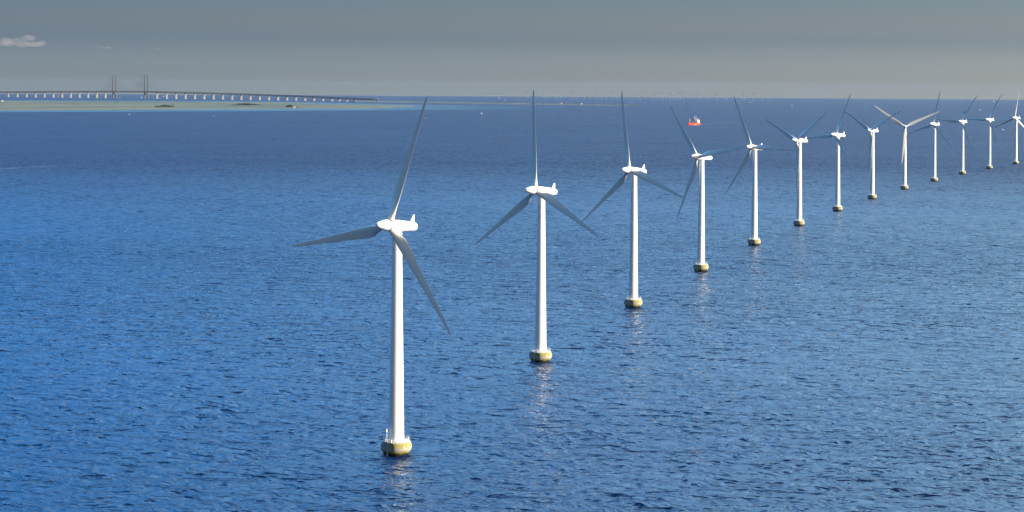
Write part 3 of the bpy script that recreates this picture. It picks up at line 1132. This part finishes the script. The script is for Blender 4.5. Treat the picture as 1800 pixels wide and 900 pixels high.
def sailboat(px, py, h, heading, label, dark=False, spread=1.0):
    r = empty('sailboat', at(px, py), heading)
    k = h / 12.0
    hm, sm = (M['dark_hull'], M['shaded_sail']) if dark else (M['hull'], M['sail'])
    hull_mesh(10 * k, 3.0 * k, 1.0 * k).build('hull', hm, r)
    m = MB()
    m.tube((0.6 * k, 0, 0.8 * k), (0.6 * k, 0, 12 * k), 0.09 * k, 0.06 * k, 6)
    m.tube((0.6 * k, 0, 1.9 * k), (-3.6 * k, 0.8 * k, 1.9 * k), 0.07 * k, n=6)
    m.build('mast', M['rail'], r)
    def sail(name, a, b, c, belly):
        s = MB()
        a, b, c = Vector(a) * k, Vector(b) * k, Vector(c) * k
        n = 6
        grid, idx = [], {}
        for i in range(n + 1):
            for j in range(n + 1 - i):
                u, v = i / n, j / n
                p = a * (1 - u - v) + b * u + c * v
                p = p + Vector((0, belly * k * 4 * u * (1 - u - v) + belly * k * 2 * v * (1 - u - v), 0))
                idx[(i, j)] = len(grid)
                grid.append(p)
        off = len(grid)
        grid2 = grid + [p + Vector((0, 0.04, 0)) for p in grid]
        fs = []
        for i in range(n):
            for j in range(n - i):
                t = (idx[(i, j)], idx[(i + 1, j)], idx[(i, j + 1)])
                fs += [t, tuple(off + q for q in reversed(t))]
                if i + j < n - 1:
                    t = (idx[(i + 1, j)], idx[(i + 1, j + 1)], idx[(i, j + 1)])
                    fs += [t, tuple(off + q for q in reversed(t))]
        s.add(grid2, fs)
        s.build(name, sm, r, smooth=True)
    sail('mainsail', (0.5, 0, 2.0), (-3.6, 0.8 * spread, 2.0), (0.5, 0, 11.8), 0.35)
    sail('jib', (4.6, 0, 1.4), (0.9, 0.7 * spread, 1.8), (0.75, 0, 10.8), 0.3)
    return tag(r, label, 'sailboat', 'sailing boats scattered over the far sea')

def motorboat(px, py, L_, heading, label):
    r = empty('motorboat', at(px, py), heading)
    hull_mesh(L_, L_ * .3, L_ * .13).build('hull', M['hull'], r)
    c = MB()
    c.box((-.05 * L_, 0, L_ * .19), (L_ * .4, L_ * .22, L_ * .16), 0, .8)
    co = c.build('cabin', M['hull'], r)
    g = MB()
    g.box((-.05 * L_, 0, L_ * .20), (L_ * .365, L_ * .226, L_ * .05))
    g.build('window', M['glass'], co)
    return tag(r, label, 'motorboat', 'small motorboats far off')

sailboat(746.8, 208.2, 12.5, R(165), 'white sailboat just right of the tip of the largest turbine blade')
sailboat(846.6, 200.3, 8.5, R(200), 'small white sailboat below the pale shallows, left of the second turbine')
sailboat(877, 172.6, 20, R(10), 'distant white sailboat below the far coast, left of the second blade tip')
sailboat(857.5, 175.6, 11, R(160), 'faint tiny sailboat beyond the reclaimed island, left of another')
sailboat(887.5, 176.6, 10, R(190), 'faint tiny sailboat beyond the reclaimed island, nearest to the upright blade')
sailboat(1519.3, 187.3, 15, R(170), 'faint white sailboat left of the long sunlit blade of the face-on rotor')
sailboat(1695.8, 199.6, 15, R(150), 'dark sailboat in shade behind the eleventh turbine rotor', True)
sailboat(1746.7, 178.8, 17, R(20), 'white sailboat close to the horizon between the last two turbines')
sailboat(1392, 186.3, 8, R(200), 'tiny white sailboat above the Y shaped rotor of the sixth turbine')
sailboat(102.4, 169.8, 22, R(100), 'white sailboat in front of the left bridge piers')
sailboat(121.8, 171.7, 18, R(80), 'white sailboat beside a pier at the left of the bridge')
sailboat(210.6, 172.6, 14, R(95), 'white sailboat just right of the left pylon')
sailboat(249.2, 172.4, 16, R(85), 'white sailboat just left of the right pylon')
sailboat(270, 172.8, 12, R(100), 'small white sailboat between the right pylon and the first pier')
sailboat(287.2, 170.3, 13, R(60), 'white sailboat between the first two piers right of the pylons')
sailboat(561.5, 174.4, 12, R(100), 'white sailboat between the low piers at the right of the bridge')
motorboat(1723, 193.2, 12, R(20), 'white motorboat between the eleventh and twelfth rotors')
motorboat(1763, 228.3, 6, R(10), 'small white motorboat between the last two towers')
motorboat(227.5, 201.2, 6, R(15), 'tiny white motorboat off the near shore of the island')
motorboat(375.5, 203.4, 6, R(170), 'tiny white motorboat below the middle wood of the island')
motorboat(1318.5, 180.0, 12, R(15), 'faint white motorboat far out, right of the fifth blade tip')

def buoy(px, py, h, m, label):
    r = empty('spar_buoy', at(px, py))
    b = MB()
    b.lathe([(-0.4, h * .16), (h * .12, h * .17), (h * .2, h * .085), (h * .8, h * .06)], 14)
    b.build('float', m, r, smooth=True, angle=40)
    t = MB()
    t.lathe([(h * .8, h * .02), (h * .84, h * .11), (h * .98, h * .10), (h, h * .02)], 12)
    t.build('topmark', m, r)
    return tag(r, label, 'buoy')
buoy(864.5, 310.5, 3.6, M['green_buoy'], 'green spar buoy in open water left of the second turbine')
buoy(828, 232.5, 3.2, M['red_buoy'], 'small red buoy in the sea right of the largest blade')
buoy(1264, 202.5, 3.2, M['red_buoy'], 'tiny red buoy in the sea right of the red ship')

def build_ship():
    loc = at(1219.5, 220.0)
    r = empty('dredger_ship', loc, R(226))
    S = 1.0
    hl = MB()
    rs = []
    for t, w, z in ((-.5, .80, 6.2), (-.42, .96, 6.0), (-.2, 1, 5.4), (.15, 1, 5.2), (.3, .9, 5.6), (.4, .62, 7.0), (.47, .28, 7.6), (.51, .03, 8.0)):
        x = t * 48
        b = 5.6 * w
        rs.append([(x, -b, z), (x * (1 if t < .4 else .97), -b * .9, 1.2), (x * .96, -b * .8, -1), (x * .96, b * .8, -1), (x * (1 if t < .4 else .97), b * .9, 1.2), (x, b, z)])
    hl.rings(rs)
    ho = hl.build('hull', M['ship_red'], r)
    bn = MB()
    rs = []
    for t, w in ((-.12, 1), (.08, 1)):
        rs.append([(t * 48, 5.22 * w + .12 * sgn + 0.0, z) for sgn, z in ((0, 1.3), (1, 1.3), (1, 2.4), (0, 2.4))])
    bn.rings(rs)
    bn.build('rubbing_band', M['ship_band'], ho)
    dh = MB()
    dh.box((-16, 0, 9.4), (9, 9.0, 7.2))
    dh.box((-15.6, 0, 14.0), (6.5, 8.0, 2.6))
    d = dh.build('deckhouse', M['ship_white'], r)
    wn_ = MB()
    wn_.box((-12.3, 0, 14.4), (0.14, 6.8, 1.2))
    wn_.box((-15.6, 4.03, 14.4), (5.0, 0.14, 1.2))
    wn_.box((-15.6, -4.03, 14.4), (5.0, 0.14, 1.2))
    wn_.build('window', M['glass'], d)
    fu = MB()
    fu.box((-18.3, 2.2, 16.6), (2.4, 2.0, 5.0), 0, .8)
    fu.build('funnel', M['ship_red'], r)
    rd = MB()
    rd.tube((-15, 0, 15.3), (-15, 0, 19.5), .3, .2, 8)
    rd.box((-15, 0, 18.6), (.5, 4.2, .5))
    rd.build('radar_mast', M['ship_white'], d)
    # gantry with dark platform
    ga = MB()
    for x in (-8, -1):
        for y in (-3.6, 3.6):
            ga.tube((x, y, 5), (x * .9, y, 16), .35, .3, 8)
    ga.box((-4.4, 0, 16.4), (10, 8.6, 1.2))
    ga.build('gantry', M['ship_grey'], r)
    for x, z0, z1 in ((-9.5, 10, 27), (-2.5, 17, 25.5), (17.5, 6, 19)):
        m = MB()
        m.tube((x, 0, z0), (x, 0, z1), .5, .38, 10)
        m.build('mast', M['ship_white'], r)
    wi = MB()
    wi.lathe([(-3, 1.8), (-2.6, 1.8), (-2.5, 1.2), (2.5, 1.2), (2.6, 1.8), (3, 1.8)], 16, 'y', c=(4, 0, 7.2))
    wi.box((0, 1.5, 6.8), (5, 3, 3))
    wi.tube((8, -3, 6), (1, 2, 11), .4, .3, 8)
    wi.tube((-1, 3, 6), (3, -1, 12), .3, .3, 8)
    wi.box((9, 0, 6.4), (4, 5, 1.6))
    wi.build('dredging_winch', M['ship_dark'], r)
    bw = MB()
    bw.lathe([(-.9, .35), (.9, .35)], 12, 'y', c=(21, 0, 8))
    bw.build('anchor_winch', M['ship_dark'], r)
    tag(r, 'red working ship with white deckhouse and masts sailing left on the open sea', 'ship')
build_ship()

# ------------------------------------------------------------------ wakes on the water
def wake(name, line, w0, w1, f0, f1):
    mb = MB()
    pts = [at(px, py) for px, py in line]
    vs, fade = [], []
    n = 40
    def along(t):
        s = t * (len(pts) - 1)
        i = min(int(s), len(pts) - 2)
        return pts[i].lerp(pts[i + 1], s - i)
    for k in range(n + 1):
        t = k / n
        p = along(t)
        q = along(min(1, t + .01)) - along(max(0, t - .01))
        s = Vector((-q.y, q.x, 0)).normalized()
        w = w0 + (w1 - w0) * t
        for j, e in ((-1, 0), (-.5, 1), (.5, 1), (1, 0)):
            v = p + s * w * j / 2
            vs.append((v.x, v.y, sea_z(v.x, v.y) + .08))
            fade.append(e * (f0 + (f1 - f0) * t) * min(1, 6 * (1 - t) + .05))
    fs = []
    for k in range(n):
        for j in range(3):
            fs.append((k * 4 + j, k * 4 + j + 1, k * 4 + 5 + j, k * 4 + 4 + j))
    mb.add(vs, fs)
    o = mb.build(name, M['foam'])
    a = o.data.attributes.new('fade', 'FLOAT', 'POINT')
    for i, x in enumerate(fade): a.data[i].value = x
    tag(o, kind='stuff')
wake('ship_wake', [(1226, 219.2), (1240, 218.0), (1277, 215.3), (1300, 214.0)], 10, 22, .5, .1)
wake('boat_wake', [(-30, 299.5), (30, 295.0), (60, 293.5), (130, 290.2), (245, 285.6)], 12, 7, .55, .15)
